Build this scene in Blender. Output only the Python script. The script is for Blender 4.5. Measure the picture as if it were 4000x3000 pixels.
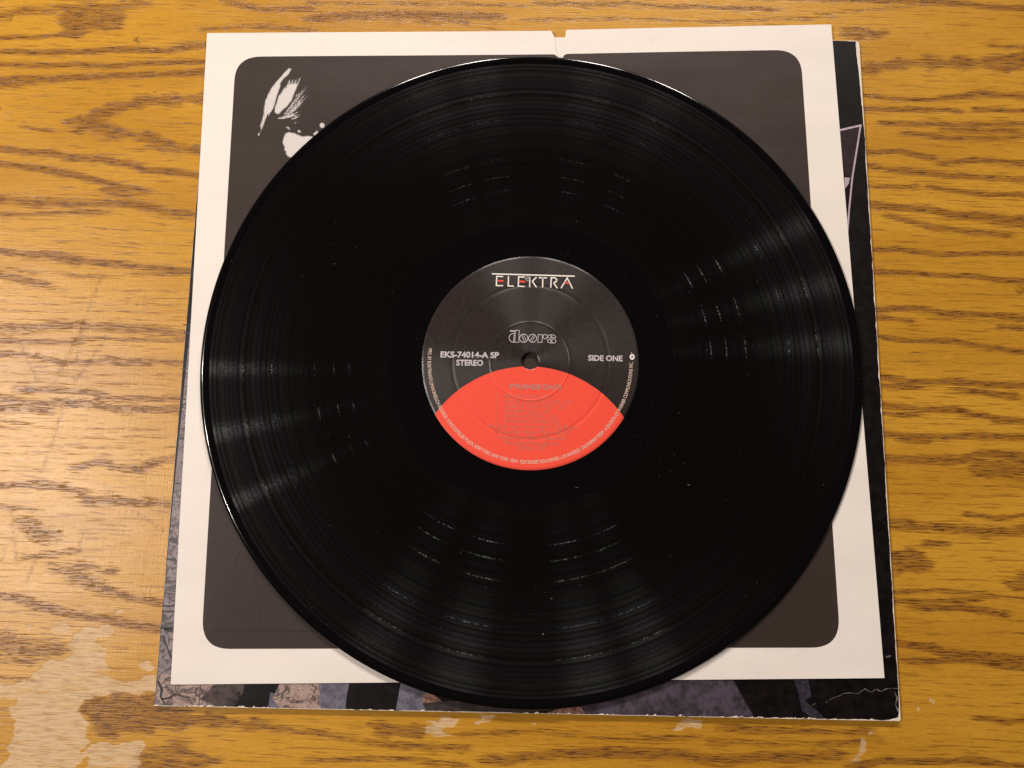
import bpy, bmesh, math, random
import numpy as np
from mathutils import Vector, noise as mnoise

for o in list(bpy.data.objects):
    bpy.data.objects.remove(o)
scene = bpy.context.scene
COL = scene.collection
MM = 0.001          # the tables below are in millimetres, the scene in metres
random.seed(7)

# ------------------------------------------------------------------ camera
cam_data = bpy.data.cameras.new('camera')
cam_data.sensor_fit = 'HORIZONTAL'
cam_data.sensor_width = 36.0
cam_data.lens = 26.31
cam_data.clip_start = 0.01
cam_data.clip_end = 50.0
cam = bpy.data.objects.new('camera', cam_data)
COL.objects.link(cam)
cam.location = (-0.0031712, -0.0623519, 0.3391106)
cam.rotation_euler = (0.1525, 0.0095, 0.0302)
scene.camera = cam

# ------------------------------------------------------------------ room light
world = bpy.data.worlds.new('World')
scene.world = world
world.use_nodes = True
bg = world.node_tree.nodes['Background']
bg.inputs['Color'].default_value = (1.0, 0.86, 0.76, 1)
bg.inputs['Strength'].default_value = 0.03

def lamp(name, loc, watts, radius, color=(1.0, 0.905, 0.84)):
    d = bpy.data.lights.new(name, 'POINT')
    d.energy = watts
    d.shadow_soft_size = radius
    d.color = color
    o = bpy.data.objects.new(name, d)
    o.location = loc
    COL.objects.link(o)
    return o

# a row of bulbs to the left of the table and a second fixture beyond its far edge
for loc, w in (((-0.945, 0.168, 1.0), 17), ((-0.890, -0.025, 1.0), 17), ((-0.830, -0.225, 1.0), 15)):
    lamp('bulb', loc, w, 0.012)
for loc, w in (((-0.53, 1.6, 0.95), 46), ((-0.25, 1.6, 0.97), 46), ((0.27, 1.6, 0.97), 46), ((0.64, 1.6, 0.95), 44)):
    lamp('shaded_bulb', loc, w, 0.10)

vs = scene.view_settings
vs.view_transform = 'Standard'
vs.look = 'None'
vs.exposure = 0.0
vs.gamma = 1.0
vs.use_curve_mapping = False

# ------------------------------------------------------------------ traced outlines (mm on the table plane)
GRAIN_LINES = [[[[-258.0,171.3],[-238.7,173.0],[-223.2,173.8],[-201.8,176.8]],1.78,0.7],[[[-272.2,156.0],[-252.2,157.1],[-237.0,158.8],[-230.6,157.7]],0.61,0.8],[[[-271.3,149.2],[-239.6,149.1],[-224.3,149.9],[-209.1,151.1],[-197.6,151.8],[-183.7,151.3],[-162.6,155.5]],0.96,0.85],[[[-186.2,152.9],[-174.9,155.7],[-162.7,156.8]],1.37,0.5],[[[-270.3,141.8],[-242.6,142.0],[-227.4,143.2],[-211.9,142.4],[-196.8,144.4],[-158.7,146.1]],0.68,0.9],[[[-269.0,132.7],[-257.0,134.7],[-241.7,134.6],[-228.1,136.2],[-218.9,136.4],[-199.9,137.7],[-180.9,139.0],[-158.2,141.2]],1.02,0.9],[[[-270.3,131.1],[-259.7,131.7],[-249.3,134.0]],1.64,0.8],[[[-249.9,109.7],[-238.3,108.0],[-224.6,107.5]],0.61,0.7],[[[-264.3,98.5],[-248.2,96.9],[-236.9,96.8],[-225.3,94.3],[-210.2,93.9],[-198.7,91.9],[-187.1,89.0],[-175.9,88.5],[-157.7,86.2]],1.23,0.85],[[[-263.2,90.6],[-247.2,89.0],[-235.8,87.8],[-224.3,85.7],[-212.8,83.6],[-201.2,80.8],[-186.7,78.1]],0.96,0.9],[[[-260.8,72.6],[-241.2,71.2],[-226.2,70.8],[-211.3,71.2],[-192.8,71.7],[-181.4,69.6],[-171.5,67.6],[-156.6,66.1]],1.78,0.75],[[[-259.7,64.5],[-240.4,65.0],[-218.3,67.1],[-207.1,66.6]],0.96,0.7],[[[-257.3,47.3],[-245.3,45.7],[-230.4,44.9],[-216.7,41.9]],0.96,0.85],[[[-254.3,57.7],[-217.2,57.9],[-161.9,59.4]],0.41,0.45],[[[-253.4,51.6],[-209.0,51.6],[-161.2,52.5]],0.34,0.4],[[[-225.9,130.5],[-195.4,131.7],[-165.1,133.3]],0.34,0.4],[[[-263.4,125.5],[-233.1,127.1],[-210.3,128.5]],0.41,0.4],[[[-193.6,114.3],[-178.3,113.1],[-163.2,113.5]],0.34,0.4],[[[-262.6,119.0],[-239.7,119.2]],0.41,0.4],[[[-230.5,46.2],[-208.0,42.2],[-193.2,41.5],[-178.3,40.0],[-156.2,38.7]],1.09,0.85],[[[-255.8,36.4],[-243.6,32.9],[-231.5,30.6]],1.23,0.8],[[[-256.2,39.4],[-234.4,36.2],[-207.2,35.4],[-161.3,37.8]],0.55,0.6],[[[-250.3,28.2],[-213.7,28.6],[-160.5,29.7]],0.27,0.45],[[[-249.8,24.5],[-213.3,24.9],[-160.1,25.9]],0.27,0.45],[[[-249.4,21.5],[-212.9,21.9],[-159.8,23.0]],0.27,0.45],[[[-248.9,17.8],[-212.5,18.2],[-159.5,19.3]],0.27,0.45],[[[-248.4,14.1],[-212.0,14.6],[-159.1,15.6]],0.27,0.45],[[[-252.0,8.5],[-233.2,9.4],[-224.0,11.5],[-211.7,11.8],[-189.8,10.6],[-175.3,10.3],[-154.1,8.3]],1.78,0.75],[[[-251.3,3.7],[-225.1,3.0],[-210.7,3.4]],0.68,0.8],[[[-210.9,5.6],[-189.2,5.1],[-156.8,6.4]],0.55,0.7],[[[-250.3,-3.6],[-231.6,-3.0],[-216.7,-6.3],[-195.2,-5.6],[-177.2,-5.9]],0.82,0.75],[[[-195.4,-3.5],[-180.9,-4.5],[-155.8,-4.5]],0.68,0.7],[[[-234.5,-19.8],[-222.3,-19.1],[-207.9,-19.7],[-197.8,-20.1]],0.68,0.9],[[[-247.7,-22.7],[-228.6,-26.1],[-214.5,-24.9],[-200.1,-25.2],[-185.7,-26.9],[-153.6,-26.9]],1.23,0.85],[[[-196.8,-23.0],[-179.1,-21.8],[-154.1,-21.7]],0.82,0.75],[[[-247.0,-28.0],[-221.1,-28.7]],0.96,0.8],[[[-246.2,-33.7],[-227.5,-34.6]],0.55,0.6],[[[-244.8,-12.1],[-208.9,-11.7],[-158.8,-10.4]],0.27,0.45],[[[-244.2,-16.5],[-208.4,-16.0],[-158.4,-14.7]],0.27,0.45],[[[-241.4,-37.1],[-205.9,-36.6],[-156.4,-35.3]],0.27,0.45],[[[-240.9,-41.3],[-205.4,-40.8],[-156.0,-39.5]],0.27,0.45],[[[-240.3,-45.5],[-204.9,-45.0],[-155.5,-43.7]],0.27,0.45],[[[-239.8,-49.0],[-204.5,-48.5],[-155.2,-47.2]],0.27,0.45],[[[-203.8,-54.2],[-193.5,-51.8],[-186.2,-53.7],[-175.6,-54.8],[-167.6,-50.4],[-155.2,-47.6]],1.02,0.8],[[[-242.1,-63.7],[-223.9,-62.5],[-213.3,-62.8],[-202.5,-65.3],[-195.0,-69.2],[-181.1,-68.8],[-167.1,-69.0],[-153.0,-70.3]],1.23,0.8],[[[-243.1,-56.4],[-224.7,-56.2]],0.41,0.5],[[[-240.8,-72.6],[-222.4,-74.1]],0.96,0.7],[[[-221.2,-94.4],[-210.9,-93.4],[-201.5,-91.1]],0.82,0.7],[[[-197.9,-103.7],[-183.6,-107.9],[-173.0,-110.8],[-155.7,-112.3]],1.23,0.75],[[[-235.6,-111.1],[-220.8,-113.0],[-210.2,-116.0],[-196.1,-118.8],[-182.2,-120.3],[-168.3,-122.5],[-154.6,-124.0]],1.09,0.85],[[[-230.8,-145.8],[-213.1,-146.6]],0.55,0.6],[[[-110.7,-161.7],[-83.9,-164.6],[-57.2,-168.1],[-24.1,-168.2]],0.96,0.7],[[[-24.4,-162.6],[8.6,-160.3],[41.6,-162.3],[74.4,-160.6]],0.82,0.6],[[[-10.8,-172.7],[21.9,-168.5],[54.7,-167.4],[87.4,-168.8],[133.1,-166.1]],1.5,0.8],[[[-89.8,-175.3],[-56.9,-173.0],[-23.9,-175.0]],0.68,0.7],[[[87.6,-156.4],[113.8,-156.8],[146.6,-155.7]],0.96,0.75],[[[81.0,-161.6],[120.2,-162.2],[152.9,-159.2]],0.82,0.6],[[[-153.8,178.0],[-138.1,175.0],[-114.9,175.5]],1.09,0.75],[[[-110.7,170.6],[-91.6,172.7],[-60.9,173.8],[-22.6,173.5]],1.5,0.85],[[[-165.6,163.4],[-145.0,165.6],[-114.2,164.6]],0.96,0.7],[[[-115.2,178.9],[-53.5,179.9],[-7.4,179.7]],0.55,0.6],[[[0.2,181.6],[53.8,181.6],[114.8,180.9]],0.96,0.7],[[[-7.2,172.2],[38.6,174.1],[91.8,173.7],[145.0,177.4]],0.61,0.6],[[[137.5,178.9],[167.9,182.2],[198.4,185.4]],0.55,0.5],[[[128.2,187.1],[185.2,186.8],[207.9,186.4],[219.2,185.0],[243.2,183.5]],0.89,0.8],[[[221.6,164.0],[241.7,163.2]],0.68,0.7],[[[153.7,136.3],[175.1,134.8],[190.0,134.4],[201.2,136.2],[212.5,138.9],[239.8,137.2]],0.61,0.85],[[[197.4,134.5],[212.3,136.1],[223.5,137.2]],0.55,0.6],[[[153.4,128.8],[178.6,129.3],[203.7,129.1]],0.55,0.9],[[[212.7,130.1],[239.2,130.0]],0.55,0.9],[[[167.1,121.8],[193.0,121.7],[238.8,123.6]],0.96,0.75],[[[178.0,117.3],[199.9,114.7],[222.0,115.7],[238.3,117.3]],0.96,0.7],[[[196.5,119.4],[214.9,119.0],[229.7,119.8]],0.96,0.7],[[[155.4,106.5],[173.9,107.7],[188.4,105.0]],0.82,0.85],[[[155.2,100.2],[177.0,97.7],[198.8,95.9],[236.6,94.9]],1.09,0.8],[[[195.5,102.0],[210.3,104.0],[237.2,103.1]],1.23,0.75],[[[154.7,89.3],[169.3,89.7],[180.3,90.0]],0.55,0.8],[[[188.3,89.8],[205.6,87.6],[236.0,86.7]],0.68,0.85],[[[155.8,80.5],[176.1,79.1],[187.7,78.6],[197.7,76.6],[212.1,76.2],[235.1,74.9]],1.09,0.9],[[[168.7,75.1],[190.1,69.5],[222.3,67.0]],0.96,0.75],[[[197.7,75.8],[234.9,71.9]],1.37,0.75],[[[155.7,58.0],[171.5,58.8],[189.4,56.7],[233.9,58.6]],0.61,0.85],[[[160.7,144.1],[194.2,144.1],[238.9,144.8]],0.27,0.35],[[[160.5,140.9],[194.0,140.9],[238.6,141.6]],0.27,0.35],[[[159.3,110.5],[192.4,110.6],[236.4,111.3]],0.27,0.35],[[[158.5,92.5],[191.4,92.6],[235.0,93.3]],0.27,0.35],[[[157.3,62.6],[189.7,62.7],[232.8,63.5]],0.27,0.35],[[[156.6,47.4],[178.1,47.5],[188.8,47.0],[203.1,46.7],[217.2,45.2],[232.9,44.6]],0.61,0.9],[[[155.9,29.5],[170.1,30.2],[184.3,29.9],[191.3,28.6],[209.0,28.4],[231.6,27.2]],0.89,0.9],[[[159.3,26.2],[173.4,24.4]],0.68,0.8],[[[217.1,22.7],[231.2,21.8]],0.55,0.8],[[[184.8,26.2],[201.8,26.7],[222.9,25.1]],0.96,0.5],[[[157.5,16.5],[173.0,15.3],[194.1,15.2],[208.0,13.1],[230.3,10.9]],0.61,0.85],[[[157.4,-1.7],[167.1,-3.2],[175.5,-4.4],[193.0,-3.5],[206.9,-4.2],[229.2,-4.4]],0.89,0.9],[[[160.0,-6.2],[175.4,-6.5]],0.82,0.8],[[[196.3,-7.3],[210.1,-8.4],[218.4,-9.5]],0.96,0.85],[[[157.5,-15.2],[174.9,-16.4],[192.2,-16.6],[203.9,-18.4],[212.8,-20.3],[228.0,-20.9]],0.96,0.85],[[[159.4,-19.0],[174.7,-18.9]],0.68,0.75],[[[158.4,-28.2],[174.2,-29.1],[188.0,-29.4],[202.0,-27.6],[227.4,-28.2]],0.96,0.85],[[[169.3,-31.0],[178.9,-31.4]],0.55,0.8],[[[157.9,-39.2],[173.7,-39.9],[194.4,-38.9],[204.9,-35.8],[226.8,-35.9]],1.09,0.85],[[[160.5,53.0],[189.2,53.0],[232.1,54.0]],0.27,0.4],[[[160.0,41.8],[188.5,41.8],[231.3,42.8]],0.27,0.4],[[[159.8,37.3],[188.3,37.4],[231.0,38.4]],0.27,0.4],[[[158.6,9.5],[186.7,9.6],[228.9,10.6]],0.27,0.4],[[[158.4,5.2],[186.5,5.2],[228.6,6.3]],0.27,0.4],[[[157.2,-23.3],[184.9,-23.2],[226.5,-22.1]],0.27,0.4],[[[156.2,-46.9],[183.6,-46.8],[224.7,-45.7]],0.27,0.4],[[[156.0,-51.0],[183.4,-50.9],[224.4,-49.8]],0.27,0.4],[[[155.8,-55.1],[183.2,-55.0],[224.1,-53.9]],0.27,0.4],[[[155.6,-59.2],[182.9,-59.1],[223.8,-58.0]],0.27,0.4],[[[157.3,-68.3],[182.4,-69.2],[202.6,-70.6],[224.4,-69.2]],1.64,0.8],[[[196.3,-63.4],[209.8,-64.3],[224.9,-62.5]],0.68,0.7],[[[178.6,-76.0],[184.7,-76.5]],0.61,0.9],[[[158.0,-97.8],[180.9,-96.4],[197.5,-97.2],[222.1,-99.2]],0.48,0.75],[[[159.8,-101.3],[184.0,-100.9],[197.4,-99.8]],0.82,0.75],[[[172.4,-103.9],[190.5,-103.3],[200.4,-104.3],[207.7,-105.5]],1.02,0.85],[[[159.0,-118.9],[176.2,-120.6],[182.7,-122.3],[199.2,-123.0],[220.2,-124.6]],0.96,0.9],[[[168.0,-126.3],[185.9,-125.4],[202.3,-126.1],[220.0,-127.8]],0.96,0.85],[[[165.0,-91.7],[187.8,-91.7],[221.4,-90.6]],0.27,0.4],[[[164.1,-109.3],[186.8,-109.4],[220.1,-108.2]],0.27,0.4],[[[163.9,-114.5],[186.5,-114.6],[219.7,-113.4]],0.27,0.4],[[[163.0,-132.5],[185.4,-132.5],[218.4,-131.3]],0.27,0.4],[[[162.9,-135.6],[185.3,-135.7],[218.2,-134.5]],0.27,0.4],[[[162.7,-140.1],[185.0,-140.1],[217.8,-138.9]],0.27,0.4],[[[162.5,-143.8],[184.8,-143.9],[217.6,-142.7]],0.27,0.4],[[[162.3,-148.2],[184.5,-148.3],[217.2,-147.1]],0.27,0.4],[[[161.8,-158.8],[183.9,-158.8],[216.5,-157.6]],0.27,0.4],[[[161.6,-162.5],[183.7,-162.5],[216.2,-161.3]],0.27,0.4],[[[196.3,-148.7],[207.3,-149.9],[218.4,-148.9]],0.68,0.8],[[[141.8,-170.0],[154.2,-167.1],[170.4,-167.2],[190.0,-165.9],[217.0,-167.8]],0.82,0.85]]
GRAIN_FILLS = [[[[-240.1,177.6],[-223.5,176.3],[-204.0,175.9],[-204.0,168.4],[-206.4,162.4],[-224.7,159.5],[-230.5,156.8],[-236.9,158.3]],0.75],[[[-232.8,112.5],[-219.7,117.3],[-209.9,124.4],[-195.0,127.6],[-161.8,130.9],[-161.1,122.4],[-189.8,121.7],[-194.1,119.1],[-204.5,116.9],[-207.1,113.2],[-198.5,110.6],[-185.3,107.7],[-173.7,104.4],[-157.6,101.6],[-157.1,96.1],[-173.0,97.3],[-191.9,98.8],[-200.2,105.3],[-212.3,105.4],[-224.5,106.3]],0.75],[[[-215.9,85.1],[-200.7,83.2],[-186.9,79.6],[-186.3,74.2],[-198.1,73.1],[-211.8,75.1]],0.7],[[[-232.3,-73.7],[-218.5,-77.3],[-207.6,-81.1],[-207.1,-85.2],[-213.5,-89.4],[-222.0,-88.3],[-229.6,-83.1]],0.7],[[[-216.1,-96.2],[-204.5,-95.2],[-191.9,-96.1],[-176.5,-97.7],[-177.6,-100.4],[-191.2,-102.1],[-176.9,-107.0],[-172.2,-112.1],[-190.3,-109.4],[-201.1,-105.8]],0.7],[[[-233.6,-125.2],[-215.7,-126.6],[-198.9,-129.3],[-190.2,-134.2],[-200.7,-137.2],[-214.0,-139.5],[-227.3,-141.9],[-231.3,-142.0]],0.7],[[[-190.2,-156.6],[-182.1,-151.3],[-158.7,-149.9],[-137.9,-156.8],[-113.6,-158.5],[-106.8,-160.2],[-113.2,-164.2],[-137.2,-163.7],[-157.0,-166.2],[-183.3,-169.6]],0.85],[[[-164.7,-175.2],[-159.9,-170.1],[-150.0,-169.1],[-136.4,-172.4],[-122.8,-175.7],[-135.5,-182.3],[-161.9,-183.2]],0.7],[[[-64.3,-158.9],[-47.7,-158.4],[-27.8,-159.0],[-31.0,-162.8],[-57.3,-166.2],[-67.3,-164.0]],0.75],[[[-87.9,175.3],[-61.1,176.8],[-26.4,174.2],[-18.6,169.4],[-45.3,167.9],[-76.0,168.9]],0.6],[[[146.0,172.9],[165.6,172.5],[176.0,169.5],[168.3,165.2],[150.3,165.5]],0.75],[[[154.3,152.5],[168.7,156.1],[183.7,157.3],[210.0,158.4],[225.0,159.9],[241.8,164.0],[240.6,148.5],[224.3,149.7],[217.0,151.2],[198.3,149.9],[179.6,149.9],[160.8,146.6],[154.0,146.4]],0.75],[[[196.2,-43.0],[201.3,-37.3],[227.0,-33.8],[226.0,-47.6],[214.3,-47.9],[204.2,-45.5]],0.7],[[[158.2,-78.6],[171.7,-78.9],[178.9,-84.0],[177.3,-88.0],[171.1,-90.2],[157.7,-89.9]],0.85],[[[204.5,-93.7],[213.7,-86.2],[223.1,-85.6],[222.3,-96.4],[207.6,-96.9]],0.7]]
WEAR = [[[-197.8,-127.3],[-194.0,-124.6],[-192.8,-123.3],[-186.0,-123.4],[-183.4,-122.0],[-180.6,-122.6],[-180.0,-126.8],[-184.7,-128.2],[-185.1,-131.0],[-181.4,-133.3],[-180.3,-143.6],[-178.1,-145.4],[-167.2,-145.7],[-162.1,-143.0],[-162.9,-141.7],[-158.9,-141.6],[-158.0,-149.9],[-182.1,-151.3],[-190.3,-156.0],[-187.2,-164.1],[-187.4,-169.1],[-186.3,-172.8],[-186.2,-179.1],[-188.3,-184.1],[-220.1,-185.1],[-219.9,-171.5],[-216.4,-167.6],[-218.6,-158.8],[-218.7,-155.0],[-221.6,-154.2],[-229.6,-154.4],[-230.4,-148.4],[-213.8,-146.3],[-210.7,-138.8],[-194.0,-136.6],[-199.4,-131.3],[-192.8,-129.1]],[[-183.9,-170.9],[-162.6,-170.2],[-162.0,-174.5],[-163.2,-177.0],[-160.2,-183.1],[-181.7,-183.9],[-185.4,-175.3]],[[-207.6,-123.1],[-204.0,-121.3],[-199.5,-121.7],[-200.0,-126.1],[-206.8,-126.0]],[[-220.8,-123.5],[-216.8,-122.9],[-215.9,-124.7],[-219.3,-125.1]],[[-181.6,-115.4],[-179.8,-114.5],[-177.6,-115.6],[-177.9,-117.7],[-180.9,-117.3]],[[-170.9,-136.8],[-161.4,-137.1],[-161.3,-141.0],[-165.7,-140.5]],[[-39.55,-157.16],[-25.18,-155.75],[-26.02,-159.53],[-31.46,-160.18]],[[-39.6,-160.17],[-33.48,-159.31],[-31.39,-161.58],[-33.25,-164.45],[-40.27,-162.81]],[[-17.75,-155.03],[-9.33,-153.81],[-12.68,-157.68],[-17.12,-158.49]],[[69.46,-152.64],[79.34,-152.5],[77.33,-156.59],[65.49,-158.39]],[[4.63,-155.71],[7.62,-156.08],[7.19,-158.91],[5.7,-158.67]],[[143.9,-164.4],[146.0,-160.6],[150.9,-154.2],[152.2,-154.2],[149.0,-159.9],[147.2,-164.2],[141.8,-169.3],[139.2,-169.4]],[[173.3,-138.5],[175.7,-142.2],[178.7,-146.4],[178.0,-147.1],[174.3,-142.8]],[[167.6,-146.2],[168.6,-145.2],[169.5,-146.1],[168.4,-147.1]],[[163.3,-127.7],[164.7,-126.0],[164.0,-129.3]],[[199.4,-150.1],[203.8,-153.1],[201.2,-152.6]]]
SCRATCH = [[[-203.1,34.8],[-208.5,12.3],[-216.3,-9.9],[-219.1,-16.4]],[[-210.5,-21.9],[-213.9,-29.2],[-216.4,-44.1],[-219.7,-56.8]],[[-197.3,6.7],[-199.3,2.3],[-208.6,-14.0]],[[-231.4,-75.0],[-229.0,-85.1],[-225.6,-97.8]],[[-217.0,-94.9],[-220.7,-106.4]],[[-237.4,2.6],[-227.2,-14.5]],[[-206.7,106.4],[-202.2,103.3]],[[-174.3,-73.3],[-161.6,-81.0]],[[-232.1,-90.7],[-233.3,-97.4]],[[-191.0,-61.5],[-183.3,-67.4]],[[-208.5,9.3],[-209.6,-5.3]],[[-198.4,-82.2],[-198.0,-91.6]]]
KNOTS = [[-222.4,115.4,1.1],[-199.0,156.3,1.7],[-187.0,129.3,0.6],[226.9,40.5,1.8]]
SLEEVE_FRONT = [[-163.55,160.04],[5.96,165.33],[6.43,164.35],[7.74,161.91],[9.07,152.33],[10.86,142.36],[7.87,135.01],[16.61,135.23],[11.76,142.39],[12.01,152.41],[12.95,162.03],[13.23,165.01],[13.78,166.01],[143.03,172.06],[155.2,-133.3],[-151.07,-145.88]]
SLEEVE_BACK = [[-162.13,157.09],[3.65,161.93],[17.25,162.38],[139.31,168.51],[154.06,-132.39],[-150.37,-144.91]]
PANEL = [[-148.25,147.66],[127.64,158.14],[136.94,-121.34],[-139.25,-130.77]]
PANEL_NOTCH = [[7.48,152.79],[9.31,151.85],[10.91,139.93],[6.58,132.57],[17.77,132.84],[11.81,139.96],[12.24,152.17],[13.8,153.18]]
CREASE_PANEL = [[-135.75,-122.72],[-86.26,-121.73],[-74.16,-121.54]]
FACE = [[[-121.67,142.48],[-120.08,141.9],[-121.31,138.95],[-123.86,136.18],[-125.26,133.66],[-124.66,134.08],[-125.26,131.22],[-125.95,128.88],[-126.49,126.54],[-126.85,123.19],[-127.9,120.08],[-128.96,118.26],[-129.63,116.45],[-130.02,117.72],[-130.89,115.4],[-131.46,112.33],[-132.2,109.66],[-132.79,109.34],[-133.47,111.77],[-132.76,114.84],[-132.29,117.92],[-132.34,121.51],[-131.91,125.12],[-130.76,128.76],[-129.12,132.42],[-126.51,136.12],[-123.89,139.82]],[[-126.99,118.82],[-126.92,121.65],[-126.31,124.23],[-125.67,128.37],[-124.62,130.46],[-124.85,128.39],[-123.39,132.04],[-122.45,133.62],[-122.57,132.06],[-121.57,134.68],[-120.84,136.51],[-120.03,136.79],[-120.43,133.67],[-119.72,135.76],[-118.59,136.83],[-118.88,134.23],[-117.16,137.12],[-117.43,134.26],[-116.17,136.89],[-114.99,138.58],[-116.02,134.82],[-116.96,131.17],[-117.86,129.08],[-118.5,125.97],[-119.78,123.88],[-121.29,121.53],[-123.31,119.68],[-124.61,117.86],[-125.82,118.08]],[[-121.89,118.95],[-117.8,125.68],[-112.31,133.61],[-112.25,133.57],[-116.92,125.03],[-121.21,118.45],[-122.65,116.93]],[[-120.69,119.71],[-116.32,126.67],[-110.57,134.95],[-110.53,134.91],[-115.6,126.12],[-120.13,119.29],[-121.59,117.66]],[[-120.19,119.26],[-116.01,124.94],[-110.48,131.59],[-110.43,131.54],[-115.25,124.28],[-119.6,118.75],[-121.02,117.5]],[[-120.64,118.56],[-116.33,123.33],[-110.61,128.74],[-110.56,128.68],[-115.5,122.47],[-119.99,117.89],[-121.47,116.97]],[[-121.11,118.38],[-117.41,121.76],[-112.44,125.35],[-112.38,125.27],[-116.55,120.68],[-120.44,117.54],[-121.77,117.07]],[[-121.49,118.08],[-118.05,120.64],[-113.49,123.26],[-113.44,123.2],[-117.38,119.64],[-120.98,117.3],[-122.16,117.02]],[[-122.28,117.04],[-118.43,118.7],[-113.5,120.19],[-113.48,120.12],[-118.01,117.66],[-121.95,116.24],[-123.15,116.22]],[[-124.12,116.61],[-119.58,117.72],[-113.85,118.39],[-113.83,118.3],[-119.24,116.37],[-123.86,115.56],[-125.2,115.81]],[[-118.41,116.15],[-116.66,117.05],[-114.27,117.61],[-114.24,117.53],[-116.16,115.96],[-118.01,115.3],[-118.68,115.49]],[[-124.97,116.13],[-122.2,116.47],[-118.74,116.47],[-118.74,116.42],[-122.08,115.65],[-124.88,115.49],[-125.67,115.73]],[[-117.93,125.04],[-117.29,127.62],[-116.2,130.67],[-116.16,130.66],[-116.7,127.41],[-117.47,124.88],[-117.88,124.28]],[[-116.8,126.62],[-116.08,128.74],[-114.94,131.22],[-114.9,131.2],[-115.59,128.51],[-116.42,126.44],[-116.82,125.97]],[[-117.57,116.8],[-116.85,116.29],[-116.26,115.26],[-116.29,115.21],[-117.4,115.5],[-118.0,116.19],[-117.97,116.65]],[[-120.98,111.17],[-120.32,112.0],[-119.44,111.71],[-118.4,110.62],[-118.83,110.0],[-119.83,110.58]],[[-115.16,110.19],[-114.22,110.32],[-113.04,109.23],[-113.47,108.61],[-114.83,108.93]],[[-117.12,113.96],[-115.96,114.5],[-115.2,113.86],[-116.58,113.21]],[[-101.87,112.82],[-101.94,112.23],[-102.21,111.73],[-102.66,111.39],[-103.2,111.26],[-103.75,111.36],[-104.24,111.68],[-104.58,112.17],[-104.73,112.75],[-104.66,113.33],[-104.39,113.84],[-103.95,114.18],[-103.41,114.31],[-102.85,114.21],[-102.36,113.89],[-102.02,113.4]],[[-107.63,108.35],[-105.61,110.18],[-103.81,108.45],[-106.09,106.87]],[[-120.91,108.42],[-119.38,109.07],[-116.24,108.64],[-114.52,107.93],[-112.79,107.11],[-109.94,107.38],[-106.09,106.87],[-107.16,101.79],[-111.47,95.64],[-114.79,95.56],[-118.24,95.87],[-119.17,96.95],[-120.18,97.68],[-119.88,98.7],[-120.92,99.93],[-120.83,101.19],[-122.07,103.68],[-121.68,105.97]],[[-134.07,107.43],[-133.12,109.23],[-132.47,109.5],[-133.08,106.95],[-133.76,106.58]]]
COVER = [[-162.0,159.6],[156.49,163.9],[161.55,-150.68],[-157.46,-154.96]]
PRINTS = [["stone",[[-157.92,44.48],[-148.09,44.75],[-130.88,-145.56],[-150.54,-150.0],[-148.99,-155.44],[-158.04,-155.17]]],["stone_pale",[[-155.77,-141.44],[-131.18,-143.79],[-135.16,-148.63],[-138.19,-151.6],[-133.65,-153.01],[-130.2,-154.61],[-141.2,-154.66],[-152.25,-154.29],[-155.7,-152.95],[-157.72,-149.37]]],["cloth",[[-103.65,-142.9],[-73.95,-141.94],[-74.72,-147.18],[-75.1,-154.05],[-108.22,-154.72],[-107.95,-147.75],[-105.99,-148.2]]],["stone_pale",[[-103.69,-142.38],[-87.18,-141.84],[-87.2,-145.5],[-86.2,-148.08],[-87.18,-149.67],[-85.23,-154.17],[-102.74,-154.54],[-106.92,-150.32],[-104.93,-147.65]]],["cloth",[[-51.74,-140.7],[-35.01,-140.15],[-35.85,-145.92],[-42.34,-147.69],[-41.07,-151.28],[-39.87,-153.62],[-53.52,-153.65],[-52.73,-148.03]]],["skin",[[-42.33,-146.93],[-39.91,-145.43],[-34.81,-148.1],[-32.72,-150.39],[-37.64,-151.49],[-41.67,-150.21]]],["ash",[[-42.18,-150.04],[-32.78,-148.98],[21.7,-146.26],[27.65,-147.0],[15.86,-151.15],[-7.83,-153.05],[-40.01,-153.73]]],["skin",[[10.94,-152.25],[21.75,-149.08],[26.21,-149.4],[28.72,-152.41],[10.94,-152.44]]],["violet",[[25.2,-148.03],[41.44,-139.95],[90.0,-135.06],[99.58,-151.4],[27.74,-152.63]]],["violet_dark",[[116.23,-133.73],[122.66,-133.53],[123.89,-141.98],[120.39,-143.98],[118.5,-141.22]]],["violet_dark",[[118.48,-141.69],[122.33,-144.66],[126.17,-147.54],[129.02,-150.43],[123.63,-150.61],[119.79,-147.74]]],["maroon",[[144.52,116.65],[155.24,119.24],[150.41,93.17],[147.37,93.74]]],["line",[[143.98,116.02],[155.96,119.24],[155.79,120.21],[143.81,116.98]]],["line",[[154.98,119.64],[153.11,109.66],[150.01,93.21],[147.87,77.0],[146.65,65.48],[147.44,65.44],[148.66,76.95],[150.8,93.12],[153.89,109.55],[155.77,119.52]]],["line",[[146.73,93.07],[149.29,92.81],[148.57,89.87],[146.64,87.23]]]]
DIM_PATCH = [[-138.9,-144.04],[-119.06,-143.4],[-119.72,-148.65],[-123.57,-155.02],[-137.82,-155.48]]
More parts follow.
